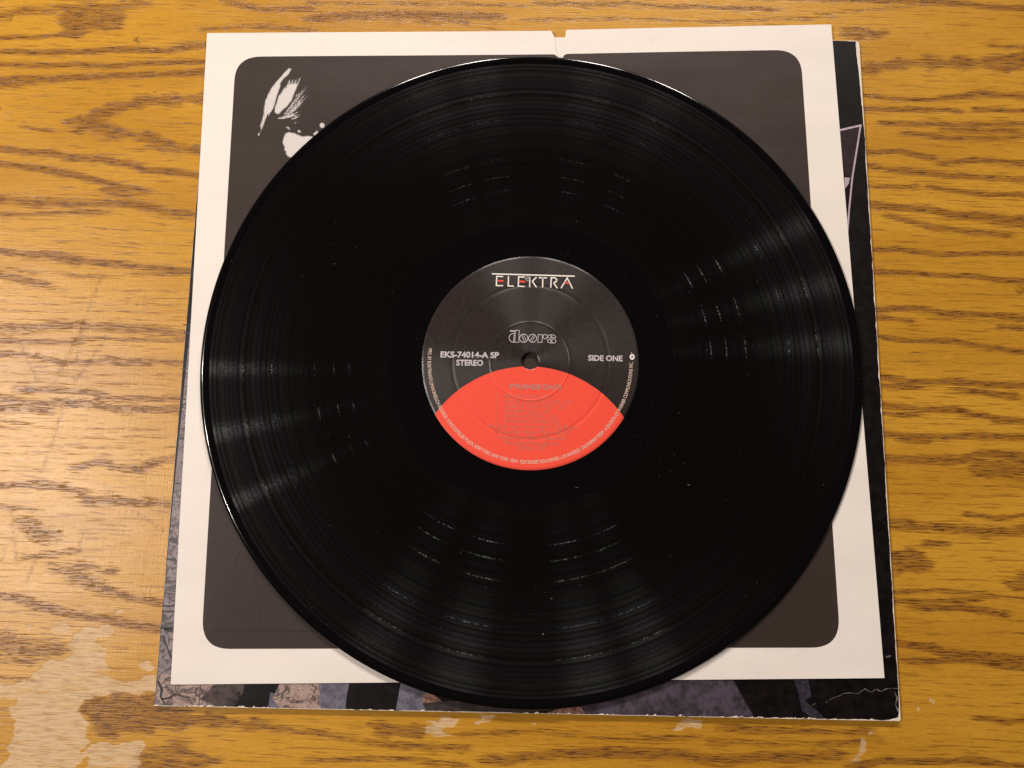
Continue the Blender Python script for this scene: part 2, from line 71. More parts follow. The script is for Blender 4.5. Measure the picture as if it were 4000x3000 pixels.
CRACKS = [[[-161.43,12.74],[-159.53,12.32],[-157.69,12.66],[-157.8,13.19],[-159.57,12.98],[-161.4,13.13]],[[-160.45,8.9],[-158.94,8.39],[-157.49,8.76],[-157.71,9.63],[-159.01,9.48],[-160.37,9.55]],[[-160.49,-7.92],[-158.93,-8.31],[-157.42,-7.99],[-157.52,-7.57],[-158.96,-7.77],[-160.45,-7.6]],[[-159.95,-22.1],[-158.18,-22.5],[-156.47,-22.17],[-156.58,-21.67],[-158.22,-21.86],[-159.92,-21.72]],[[-159.08,-35.17],[-157.44,-35.52],[-155.85,-35.22],[-155.93,-34.89],[-157.46,-35.1],[-159.05,-34.92]],[[-158.86,-39.61],[-157.32,-39.99],[-155.83,-39.68],[-155.93,-39.27],[-157.35,-39.46],[-158.82,-39.3]],[[-158.73,-60.06],[-156.88,-60.46],[-155.09,-60.13],[-155.22,-59.56],[-156.93,-59.75],[-158.69,-59.64]],[[-157.94,-84.86],[-156.09,-85.36],[-154.29,-84.97],[-154.5,-84.02],[-156.17,-84.15],[-157.88,-84.15]],[[-157.4,-85.88],[-155.78,-86.25],[-154.22,-85.94],[-154.33,-85.46],[-155.82,-85.65],[-157.36,-85.52]],[[-158.7,-93.46],[-156.36,-93.89],[-154.08,-93.52],[-154.24,-92.73],[-156.44,-92.9],[-158.68,-92.87]],[[-158.31,-113.47],[-155.59,-113.88],[-152.93,-113.5],[-153.07,-112.72],[-155.67,-112.9],[-158.3,-112.89]],[[-158.07,-115.76],[-155.36,-116.13],[-152.71,-115.77],[-152.82,-115.15],[-155.42,-115.35],[-158.06,-115.29]],[[-158.37,-122.86],[-155.56,-123.26],[-152.81,-122.88],[-152.95,-122.11],[-155.64,-122.29],[-158.36,-122.28]],[[-156.29,-123.74],[-154.25,-124.29],[-152.27,-123.87],[-152.53,-122.64],[-154.36,-122.74],[-156.23,-122.82]],[[-157.09,-125.8],[-154.84,-130.12],[-153.2,-133.33],[-152.03,-135.85],[-151.17,-138.61],[-150.58,-138.52],[-151.09,-135.56],[-152.84,-133.17],[-154.29,-129.91],[-156.17,-125.45]],[[-157.28,-144.67],[-155.32,-148.35],[-155.43,-151.18],[-153.2,-154.02],[-152.72,-153.71],[-154.66,-151.01],[-154.15,-148.12],[-156.58,-144.33]],[[-154.28,-152.3],[-151.18,-151.98],[-148.86,-150.22],[-146.11,-150.61],[-146.06,-150.24],[-149.02,-149.67],[-151.6,-151.1],[-154.42,-151.74]],[[-158.35,44.58],[-159.67,37.83],[-159.79,33.24],[-159.14,33.13],[-158.37,37.55],[-157.49,44.38]],[[-160.01,35.45],[-159.91,24.27],[-159.48,24.24],[-159.35,35.4]]]
CREASE = [[[124.35,-145.42],[125.74,-144.94],[125.62,-144.57],[124.23,-145.05]],[[130.09,-144.22],[131.3,-143.28],[133.58,-142.13],[133.54,-142.05],[131.16,-143.06],[130.01,-144.13]],[[133.57,-142.13],[135.92,-141.34],[137.78,-140.23],[137.74,-140.16],[135.85,-141.19],[133.55,-142.05]],[[137.3,-140.36],[140.52,-139.99],[143.74,-140.2],[145.66,-138.91],[147.0,-138.24],[148.32,-139.05],[149.75,-139.34],[151.61,-138.18],[153.86,-139.12],[155.79,-137.89],[158.06,-137.64],[161.05,-137.46],[161.05,-137.28],[158.06,-137.47],[155.72,-137.64],[153.87,-138.9],[151.62,-137.79],[149.7,-139.13],[148.41,-138.89],[147.05,-137.85],[145.57,-138.77],[143.72,-140.07],[140.53,-139.77],[137.29,-140.23]],[[159.29,-138.87],[160.05,-141.47],[159.47,-144.1],[160.35,-146.78],[160.86,-146.56],[159.7,-144.07],[160.74,-141.39],[159.46,-138.79]],[[156.36,-124.42],[158.6,-123.9],[158.2,-124.63],[156.79,-124.98]]]
RED = [[-42.63,-26.25],[0.16,-2.58],[43.41,-25.47],[-28.62,-10.74],[26.08,-9.69]]
STROKES = [["w",0.624,[[-18.63,40.5],[19.38,40.42]]],["w",0.572,[[-13.74,39.34],[-16.52,39.38],[-16.54,34.94],[-13.66,34.96]]],["w",0.572,[[-11.08,39.39],[-11.05,34.92],[-8.66,34.9]]],["w",0.572,[[-3.68,39.31],[-6.35,39.37],[-6.38,34.94],[-3.69,34.84]]],["w",0.52,[[-1.18,39.29],[-1.11,34.75]]],["w",0.572,[[1.81,39.37],[0.04,37.44],[1.92,34.77]]],["w",0.572,[[3.17,39.24],[6.56,39.22]]],["w",0.572,[[4.88,39.18],[4.85,34.8]]],["w",0.572,[[8.64,34.85],[8.76,39.37],[10.31,39.38],[11.27,38.73],[11.24,37.75],[10.01,36.96],[11.52,34.59]]],["w",0.572,[[13.47,34.67],[16.14,39.48],[18.62,34.62]]],["p",0.312,[[-1.27,38.67],[-1.35,38.2],[-1.58,37.83],[-1.92,37.61],[-2.31,37.6],[-2.66,37.8],[-2.91,38.16],[-3.01,38.62],[-2.94,39.09],[-2.71,39.47],[-2.36,39.68],[-1.98,39.69],[-1.62,39.5],[-1.37,39.13],[-1.27,38.67]]],["p",0.416,[[-2.44,38.5],[-1.77,38.88]]],["r",0.832,[[-15.63,37.24],[-13.62,37.24]]],["r",0.832,[[-5.58,37.2],[-3.57,37.15]]],["r",0.832,[[15.24,37.13],[16.95,37.06]]],["g",0.624,[[-9.37,13.7],[-7.59,13.59]]],["g",0.286,[[-7.56,12.52],[-8.58,12.41],[-9.5,11.72],[-9.92,10.53],[-9.56,9.25],[-8.73,8.56],[-7.79,8.4],[-7.56,12.52]]],["g",0.286,[[-7.09,14.04],[-5.35,13.98],[-5.37,8.44],[-7.25,8.39],[-7.09,14.04]]],["g",0.286,[[-7.79,8.4],[-7.25,8.39]]],["g",0.312,[[-1.33,10.47],[-1.38,9.96],[-1.55,9.49],[-1.84,9.08],[-2.22,8.76],[-2.67,8.55],[-3.15,8.47],[-3.64,8.53],[-4.09,8.71],[-4.49,9.0],[-4.8,9.4],[-5.0,9.86],[-5.08,10.36],[-5.03,10.87],[-4.86,11.34],[-4.57,11.76],[-4.19,12.08],[-3.74,12.28],[-3.26,12.36],[-2.77,12.31],[-2.31,12.13],[-1.91,11.83],[-1.6,11.44],[-1.4,10.97],[-1.33,10.47]]],["g",0.26,[[-4.32,11.87],[-2.62,8.57]]],["g",0.26,[[-3.6,12.27],[-1.88,9.03]]],["g",0.312,[[2.7,10.53],[2.65,10.04],[2.48,9.58],[2.2,9.18],[1.83,8.87],[1.39,8.67],[0.92,8.59],[0.45,8.64],[0.01,8.82],[-0.38,9.1],[-0.68,9.49],[-0.87,9.94],[-0.95,10.43],[-0.9,10.92],[-0.73,11.38],[-0.45,11.78],[-0.08,12.09],[0.35,12.29],[0.83,12.37],[1.3,12.32],[1.74,12.14],[2.13,11.85],[2.43,11.47],[2.62,11.02],[2.7,10.53]]],["g",0.26,[[1.42,12.3],[-0.27,9.07]]],["g",0.26,[[2.13,11.88],[0.39,8.66]]],["g",0.286,[[3.43,12.3],[5.28,12.25],[5.21,8.63],[3.33,8.63],[3.43,12.3]]],["g",0.312,[[7.56,11.43],[7.53,11.18],[7.44,10.94],[7.29,10.73],[7.1,10.57],[6.86,10.46],[6.62,10.42],[6.37,10.45],[6.13,10.54],[5.93,10.69],[5.77,10.89],[5.67,11.12],[5.63,11.38],[5.65,11.63],[5.75,11.88],[5.89,12.08],[6.09,12.25],[6.32,12.35],[6.57,12.39],[6.82,12.37],[7.06,12.27],[7.26,12.12],[7.42,11.92],[7.52,11.69],[7.56,11.43]]],["g",0.286,[[9.31,12.36],[8.34,12.28],[7.77,11.71],[7.89,11.11],[8.38,10.85],[9.29,10.88],[9.31,12.36]]],["g",0.286,[[9.68,12.37],[10.62,12.29],[11.31,11.68],[11.32,10.99],[9.71,10.95],[9.68,12.37]]],["g",0.286,[[9.25,10.06],[7.67,9.93],[7.77,9.19],[8.43,8.61],[9.23,8.52],[9.25,10.06]]],["g",0.286,[[9.73,10.45],[10.93,10.43],[11.67,9.63],[11.16,8.66],[9.72,8.43],[9.73,10.45]]]]
TEXTS = [["g","EKS-74014-A SP",[-40.94,0.52],[-14.17,0.89],2.58,0.035],["g","STEREO",[-33.59,-3.02],[-21.3,-2.87],2.52,0.035],["g","SIDE ONE",[26.38,0.92],[42.06,1.04],2.39,0.035],["h","STRANGE DAYS",[-9.21,-13.11],[14.45,-12.88],2.14,0.04],["n","1",[-14.54,-17.42],[-14.15,-17.41],1.64,0],["n","STRANGE DAYS  3:05",[-11.39,-17.39],[10.04,-17.16],1.7,0],["n","2",[-14.46,-19.75],[-13.88,-19.73],1.64,0],["n","YOU'RE LOST LITTLE GIRL  3:01",[-11.31,-19.72],[19.19,-19.22],1.7,0],["n","3",[-14.38,-22.01],[-13.81,-21.99],1.64,0],["n","LOVE ME TWO TIMES  3:23",[-11.24,-21.98],[16.35,-21.56],1.7,0],["n","4",[-14.31,-24.2],[-13.73,-24.18],1.64,0],["n","UNHAPPY GIRL  2:00",[-11.17,-24.17],[9.36,-23.96],1.7,0],["n","5",[-14.24,-26.45],[-13.66,-26.43],1.64,0],["n","HORSE LATITUDES  1:30",[-11.1,-26.42],[12.61,-26.11],1.7,0],["n","6",[-14.16,-28.76],[-13.58,-28.74],1.64,0],["n","MOONLIGHT DRIVE  3:00",[-11.03,-28.73],[13.93,-28.38],1.7,0],["n","Words & music to all songs by The Doors",[-18.22,-31.31],[21.94,-30.64],1.89,0],["n","\u00a9 Copyright Nipper Music ASCAP",[-15.15,-33.59],[18.67,-33.1],1.89,0],["n","Produced by Paul A. Rothchild",[-13.47,-36.09],[16.63,-35.71],1.89,0],["n","Recording first published",[-10.34,-38.41],[13.82,-38.21],1.89,0],["n","October 1967",[-4.87,-40.41],[8.15,-40.53],1.89,0]]
RIMPTS = [[-45.49,4.69],[-40.35,-22.63],[-23.01,-40.06],[1.32,-46.3],[25.88,-38.61],[41.58,-20.25],[46.89,0.72],[46.36,3.13],[-1.02,0.67]]

# ------------------------------------------------------------------ helpers
def put(name, me, mat=None, parent=None):
    o = bpy.data.objects.new(name, me)
    COL.objects.link(o)
    if mat is not None:
        me.materials.clear()
        me.materials.append(mat)
    if parent is not None:
        o.parent = parent
    return o

def empty(name, label, cat):
    o = bpy.data.objects.new(name, None)
    o.empty_display_size = 0.02
    COL.objects.link(o)
    o['label'] = label
    o['category'] = cat
    return o

def area2(p):
    return sum(p[i][0]*p[(i+1) % len(p)][1] - p[(i+1) % len(p)][0]*p[i][1] for i in range(len(p)))

def sheet_mesh(name, polys, zfun, thick, step=0.0, smooth=False):
    """one or more outlines (mm) -> a thin solid sheet whose top follows zfun(x, y) in mm"""
    bm = bmesh.new()
    for poly in polys:
        poly = poly if area2(poly) > 0 else poly[::-1]
        try:
            bm.faces.new([bm.verts.new((x, y, 0)) for x, y in poly])
        except ValueError:
            pass
    if step:
        xs = [v.co.x for v in bm.verts]; ys = [v.co.y for v in bm.verts]
        for axis, lo, hi in ((0, min(xs), max(xs)), (1, min(ys), max(ys))):
            t = math.floor(lo/step)*step + step
            while t < hi - 1e-6:
                co = Vector((t, 0, 0)) if axis == 0 else Vector((0, t, 0))
                no = Vector((1, 0, 0)) if axis == 0 else Vector((0, 1, 0))
                bmesh.ops.bisect_plane(bm, geom=bm.verts[:] + bm.edges[:] + bm.faces[:], plane_co=co, plane_no=no, dist=1e-5)
                t += step
    bmesh.ops.triangulate(bm, faces=[f for f in bm.faces if len(f.verts) > 4])
    top = bm.faces[:]
    bot = bmesh.ops.duplicate(bm, geom=top)
    bfaces = [g for g in bot['geom'] if isinstance(g, bmesh.types.BMFace)]
    vmap = bot['vert_map']
    border = [e for e in {e for f in top for e in f.edges} if sum(1 for lf in e.link_faces) == 1]
    for e in border:
        f = e.link_faces[0]
        a, b = e.verts
        for lp in f.loops:
            if lp.edge == e:
                a, b = lp.vert, lp.link_loop_next.vert
        bm.faces.new((b, a, vmap[a], vmap[b]))
    bverts = {vmap[v] for f in top for v in f.verts}
    bmesh.ops.reverse_faces(bm, faces=bfaces)
    for v in bm.verts:
        z = zfun(v.co.x, v.co.y)
        v.co.z = z - (thick if v in bverts else 0)
        v.co *= MM
    if smooth:
        for f in bm.faces:
            f.smooth = True
    me = bpy.data.meshes.new(name)
    bm.to_mesh(me)
    bm.free()
    if smooth:
        me.set_sharp_from_angle(angle=math.radians(35))
    return me

def lathe_mesh(name, prof, seg, closed=False, sharp=30):
    """prof: list of (r, z) in mm, revolved about z"""
    n = len(prof)
    ang = np.linspace(0, 2*math.pi, seg, endpoint=False)
    vs_ = []
    for r, z in prof:
        vs_ += [(r*math.cos(a)*MM, r*math.sin(a)*MM, z*MM) for a in ang]
    fs = []
    for i in range(n if closed else n-1):
        j = (i+1) % n
        for k in range(seg):
            l = (k+1) % seg
            fs.append((i*seg+k, i*seg+l, j*seg+l, j*seg+k))
    me = bpy.data.meshes.new(name)
    me.from_pydata(vs_, [], fs)
    me.validate()
    bm = bmesh.new(); bm.from_mesh(me)
    bmesh.ops.recalc_face_normals(bm, faces=bm.faces[:])
    for f in bm.faces: f.smooth = True
    bm.to_mesh(me); bm.free()
    me.set_sharp_from_angle(angle=math.radians(sharp))
    return me

def rounded(poly, r, n=8):
    """round every corner of a (roughly rectangular) outline"""
    out = []
    P = [Vector(p) for p in poly]
    for i, p in enumerate(P):
        a = (P[i-1]-p).normalized(); b = (P[(i+1) % len(P)]-p).normalized()
        ri = r[i] if isinstance(r, (list, tuple)) else r
        s, e = p+a*ri, p+b*ri
        for k in range(n+1):
            t = k/n
            q = s*(1-t)**2 + p*2*t*(1-t) + e*t**2
            # push the quadratic towards a circular arc
            out.append((q.x, q.y))
    return out

def strip_poly(pts, w):
    """mitred ribbon round a polyline"""
    P = [Vector(p) for p in pts]
    closed = (P[0]-P[-1]).length < 1e-4 and len(P) > 3
    if closed: P = P[:-1]
    n = len(P)
    L, R = [], []
    for i in range(n):
        if closed or 0 < i < n-1:
            d0 = (P[i]-P[i-1]).normalized(); d1 = (P[(i+1) % n]-P[i]).normalized()
        elif i == 0: d0 = d1 = (P[1]-P[0]).normalized()
        else: d0 = d1 = (P[-1]-P[-2]).normalized()
        t = (d0+d1)
        t = t.normalized() if t.length > 1e-6 else d0
        nn = Vector((-t.y, t.x))
        k = 1/max(0.45, nn.dot(Vector((-d0.y, d0.x))))
        q = P[i]
        if not closed and i == 0: q = q - d0*w*.35
        if not closed and i == n-1: q = q + d0*w*.35
        L.append(q+nn*w/2*k); R.append(q-nn*w/2*k)
    return L, R, closed

def strokes_mesh(name, strokes, zfun, lift):
    vs_, fs = [], []
    for si, (w, pts) in enumerate(strokes):
        L, R, closed = strip_poly(pts, w)
        b = len(vs_); n = len(L)
        for l, r in zip(L, R):
            for q in (l, r):
                vs_.append((q.x*MM, q.y*MM, (zfun(q.x, q.y)+lift+si*.002)*MM))
        for i in range(n if closed else n-1):
            j = (i+1) % n
            fs.append((b+2*i, b+2*i+1, b+2*j+1, b+2*j))
    me = bpy.data.meshes.new(name)
    me.from_pydata(vs_, [], fs)
    bm = bmesh.new(); bm.from_mesh(me)
    bmesh.ops.recalc_face_normals(bm, faces=bm.faces[:])
    for f in bm.faces:
        if f.normal.z < 0: f.normal_flip()
    bm.to_mesh(me); bm.free()
    return me

def text_raw(body, bold=0.0):
    cu = bpy.data.curves.new('text_tmp', 'FONT')
    cu.body = body
    cu.size = 1.0
    cu.offset = bold
    cu.resolution_u = 3
    o = bpy.data.objects.new('text_tmp', cu)
    COL.objects.link(o)
    dg = bpy.context.evaluated_depsgraph_get()
    me = bpy.data.meshes.new_from_object(o.evaluated_get(dg))
    bpy.data.objects.remove(o)
    bpy.data.curves.remove(cu)
    return me

_h = text_raw('H')
CAP = max(v.co.y for v in _h.vertices)

# ------------------------------------------------------------------ node helpers
class NT:
    def __init__(self, name):
        self.m = bpy.data.materials.new(name)
        self.m.use_nodes = True
        self.t = self.m.node_tree
        self.b = self.t.nodes['Principled BSDF']
    def n(self, kind, **kw):
        nd = self.t.nodes.new(kind)
        for k, v in kw.items(): setattr(nd, k, v)
        return nd
    def l(self, a, b): self.t.links.new(a, b)
    def val(self, sock, v):
        if isinstance(v, bpy.types.NodeSocket): self.l(v, sock)
        else: sock.default_value = v
    def math(self, op, a, b=0.0, c=None, clamp=False):
        nd = self.n('ShaderNodeMath', operation=op, use_clamp=clamp)
        self.val(nd.inputs[0], a); self.val(nd.inputs[1], b)
        if c is not None: self.val(nd.inputs[2], c)
        return nd.outputs[0]
    def coords(self, scale, loc=(0, 0, 0), rot=0.0):
        if not hasattr(self, 'tc'): self.tc = self.n('ShaderNodeTexCoord')
        mp = self.n('ShaderNodeMapping')
        mp.inputs['Scale'].default_value = [s*1000 for s in scale]
        mp.inputs['Location'].default_value = loc
        mp.inputs['Rotation'].default_value = (0, 0, rot)
        self.l(self.tc.outputs['Object'], mp.inputs['Vector'])
        return mp.outputs[0]
    def noise(self, scale, detail=3.0, rough=0.55, loc=(0, 0, 0), rot=0.0, dist=0.0):
        nd = self.n('ShaderNodeTexNoise')
        nd.inputs['Scale'].default_value = 1.0
        nd.inputs['Detail'].default_value = detail
        nd.inputs['Roughness'].default_value = rough
        nd.inputs['Distortion'].default_value = dist
        self.l(self.coords(scale, loc, rot), nd.inputs['Vector'])
        return nd.outputs['Fac']
    def smooth(self, v, lo, hi, a=0.0, b=1.0):
        nd = self.n('ShaderNodeMapRange', interpolation_type='SMOOTHSTEP')
        self.val(nd.inputs['Value'], v)
        nd.inputs['From Min'].default_value = lo; nd.inputs['From Max'].default_value = hi
        nd.inputs['To Min'].default_value = a; nd.inputs['To Max'].default_value = b
        return nd.outputs[0]
    def mix(self, f, a, b, blend='MIX'):
        nd = self.n('ShaderNodeMix', data_type='RGBA', blend_type=blend)
        self.val(nd.inputs[0], f)
        for s, v in ((nd.inputs[6], a), (nd.inputs[7], b)):
            if isinstance(v, bpy.types.NodeSocket): self.l(v, s)
            else: s.default_value = (*v, 1)
        return nd.outputs[2]
    def combine(self, v):
        nd = self.n('ShaderNodeCombineColor')
        for i in range(3): self.l(v, nd.inputs[i])
        return nd.outputs[0]
    def attr(self, name):
        return self.n('ShaderNodeAttribute', attribute_name=name).outputs['Fac']
    def bump(self, h, strength, dist):
        nd = self.n('ShaderNodeBump')
        nd.inputs['Strength'].default_value = strength
        nd.inputs['Distance'].default_value = dist*MM
        self.l(h, nd.inputs['Height'])
        self.l(nd.outputs[0], self.b.inputs['Normal'])
    def set(self, **kw):
        for k, v in kw.items():
            s = self.b.inputs[k.replace('_', ' ')]
            if isinstance(v, tuple): s.default_value = (*v, 1)
            else: self.val(s, v)
        return self.m

def wood_material():
    t = NT('varnished_oak')
    grain, wear, scr = t.attr('grain'), t.attr('wear'), t.attr('scratch')
    f1 = t.noise((.045, .34, 1), 4, .65)
    f2 = t.noise((.055, 1.15, 1), 3, .6, (5, 3, 0))
    f3 = t.noise((.11, 2.0, 1), 2, .6, (1, 8, 0))
    g = t.math('ADD', grain, t.math('MULTIPLY', t.math('SUBTRACT', f1, .5), .75))
    g = t.math('ADD', g, t.math('MULTIPLY', t.math('SUBTRACT', f2, .5), 1.15))
    g = t.math('ADD', g, t.math('MULTIPLY', t.math('SUBTRACT', f3, .5), .8))
    band = t.smooth(g, .30, .84)
    fibre = t.noise((.05, 1.0, 1), 5, .72, (11, 0, 0))
    low = t.noise((.006, .03, 1), 2, .5, (3, 9, 0))
    pore_a = t.noise((.15, 1.5, 1), 2, .5, (0, 21, 0))      # short open pores
    pore_b = t.noise((.065, 1.0, 1), 1, .45, (40, 1, 0))      # long fine lines of the flat grain
    pores = t.math('MULTIPLY', t.smooth(pore_a, .50, .60), t.math('ADD', .05, t.math('MULTIPLY', band, .95)), clamp=True)
    dash = t.math('MULTIPLY', t.smooth(pore_b, .58, .66), t.smooth(t.noise((.012, .05, 1), 2, .5, (8, 2, 0)), .35, .65, .20, .60))
    light = t.mix(t.smooth(low, .35, .65), WOOD_A, WOOD_B)
    light = t.mix(t.math('MULTIPLY', t.smooth(fibre, .42, .72), .42), light, WOOD_C)
    dark = t.mix(t.smooth(fibre, .40, .62), WOOD_D, WOOD_E)
    col = t.mix(t.math('MULTIPLY', band, t.smooth(fibre, .35, .62, .55, 1.0)), light, dark)
    col = t.mix(t.math('MULTIPLY', pores, .80), col, WOOD_F)
    col = t.mix(t.math('MULTIPLY', dash, t.math('SUBTRACT', 1.0, t.math('MULTIPLY', band, .6))), col, WOOD_D)
    hair = t.noise((.28, 2.6, 1), 3, .7, (6, 6, 0))
    col = t.mix(t.smooth(hair, .35, .65, .0, .24), col, WOOD_D)
    # places where the varnish has lifted and bare wood shows
    wn = t.noise((.22, .45, 1), 5, .65, (7, 7, 0))
    wm = t.smooth(t.math('ADD', wear, t.math('MULTIPLY', t.math('SUBTRACT', wn, .5), 1.15)), .34, .66)
    wm = t.math('MULTIPLY', t.math('MULTIPLY', wm, t.smooth(wear, .02, .12)), t.smooth(t.noise((.09, .6, 1), 4, .65, (4, 8, 0)), .32, .52, .45, .95))
    wm = t.math('MULTIPLY', wm, t.smooth(t.noise((.035, .11, 1), 4, .6, (6, 1, 0)), .30, .42, .10, .88))
    bare = t.mix(t.math('MULTIPLY', band, .8), BARE_A, BARE_B)
    bare = t.mix(t.math('MULTIPLY', t.smooth(fibre, .42, .7), .6), bare, BARE_B)
    bare = t.mix(t.math('MULTIPLY', t.smooth(pore_a, .50, .64), .45), bare, BARE_C)
    col = t.mix(wm, col, bare)
    # scratches, dents and scuffs in the finish
    fine = t.math('MULTIPLY', scr, t.smooth(t.noise((.5, .5, 1), 2, .5), .30, .6))
    col = t.mix(t.math('MULTIPLY', fine, .5, clamp=True), col, WOOD_F)
    scuff = t.noise((1.5, .10, 1), 3, .65, (0, 4, 4), .25)
    scuff2 = t.noise((.9, .07, 1), 3, .65, (9, 4, 4), -.12)
    rough = t.math('ADD', .22, t.math('MULTIPLY', t.noise((.03, .2, 1), 3, .5, (2, 2, 8)), .18))
    rough = t.math('ADD', rough, t.math('MULTIPLY', wm, .22), clamp=True)
    h = t.math('SUBTRACT', t.math('MULTIPLY', fibre, .7), t.math('MULTIPLY', pores, .9))
    h = t.math('SUBTRACT', h, t.math('MULTIPLY', dash, .5))
    h = t.math('SUBTRACT', h, t.math('MULTIPLY', wm, .7))
    h = t.math('SUBTRACT', h, t.math('MULTIPLY', fine, .6))
    h = t.math('ADD', h, t.math('MULTIPLY', t.math('ADD', scuff, scuff2), .45))
    h = t.math('ADD', h, t.math('MULTIPLY', t.noise((.02, .03, 1), 2, .5), 3.0))
    t.bump(h, .75, .13)
    return t.set(Base_Color=col, Roughness=rough, Specular_IOR_Level=.38)

WOOD_A, WOOD_B, WOOD_C = (.590, .304, .031), (.490, .238, .021), (.37, .158, .014)
WOOD_D, WOOD_E, WOOD_F = (.185, .068, .009), (.305, .126, .015), (.080, .026, .0048)
BARE_A, BARE_B, BARE_C = (.60, .43, .25), (.45, .29, .145), (.20, .10, .04)

def paper_material(name, color, tint, rough=.6, spec=.3, bump=.25, mottle=.06, crease=0.0):
    t = NT(name)
    n = t.noise((.35, .35, 1), 4, .6)
    n2 = t.noise((.018, .018, 1), 3, .55, (3, 1, 0))
    f = t.math('ADD', t.math('MULTIPLY', t.math('SUBTRACT', n, .5), mottle*6), t.math('MULTIPLY', t.math('SUBTRACT', n2, .5), mottle*14), clamp=False)
    f = t.math('ADD', f, .5, clamp=True)
    col = t.mix(f, color, tint)
    big = t.math('MULTIPLY', t.noise((.012, .02, 1), 2, .5, (1, 5, 0)), 6.0)
    h = t.math('ADD', big, t.math('MULTIPLY', n, .12))
    if crease:
        # soft handling creases: thin bent ridges here and there
        c1 = t.math('ABSOLUTE', t.math('SUBTRACT', t.noise((.011, .03, 1), 2, .45, (7, 3, 0), .5, .3), .5))
        c2 = t.math('ABSOLUTE', t.math('SUBTRACT', t.noise((.028, .010, 1), 2, .45, (2, 9, 0), -.3, .3), .5))
        gate = t.smooth(t.noise((.02, .02, 1), 2, .5, (9, 9, 0)), .45, .60)
        cr = t.math('ADD', t.smooth(c1, 0, .018, 1, 0), t.smooth(c2, 0, .018, 1, 0))
        cr = t.math('MULTIPLY', cr, gate)
        h = t.math('ADD', h, t.math('MULTIPLY', cr, crease))
        col = t.mix(t.math('MULTIPLY', cr, .03, clamp=True), col, tuple(c*.55 for c in color))
    t.bump(h, bump, .35)
    return t.set(Base_Color=col, Roughness=rough, Specular_IOR_Level=spec)

def mottled(name, color, dark, scale=.25):
    t = NT(name)
    n = t.noise((scale, scale, 1), 5, .68)
    n2 = t.noise((scale*4, scale*3, 1), 3, .6, (5, 2, 0))
    f = t.math('ADD', n, t.math('MULTIPLY', t.math('SUBTRACT', n2, .5), .5))
    return t.set(Base_Color=t.mix(t.smooth(f, .32, .66), dark, color), Roughness=.42, Specular_IOR_Level=.35)

def plain(name, color, rough=.5, spec=.4, var=.25, scale=.6):
    t = NT(name)
    n = t.noise((scale, scale, 1), 4, .6)
    d = tuple(c*(1-var) for c in color); b = tuple(min(1, c*(1+var)) for c in color)
    col = t.mix(t.smooth(n, .3, .7), d, b)
    return t.set(Base_Color=col, Roughness=rough, Specular_IOR_Level=spec)

def stone_material(name, a, b, c):
    t = NT(name)
    n = t.noise((.16, .16, 1), 5, .68)
    n2 = t.noise((.11, .14, 1), 3, .6, (4, 4, 0), 0, 1.0)
    n3 = t.noise((.9, .9, 1), 3, .6, (1, 4, 0), 0, .6)
    col = t.mix(t.smooth(n, .35, .65), a, b)
    vein = t.smooth(t.math('ABSOLUTE', t.math('SUBTRACT', n2, .5)), .012, .05, 1.0, 0.0)
    col = t.mix(t.math('MULTIPLY', vein, .85), col, c)
    col = t.mix(t.math('MULTIPLY', t.smooth(n3, .55, .66), .7), col, c)
    return t.set(Base_Color=col, Roughness=.42, Specular_IOR_Level=.35)

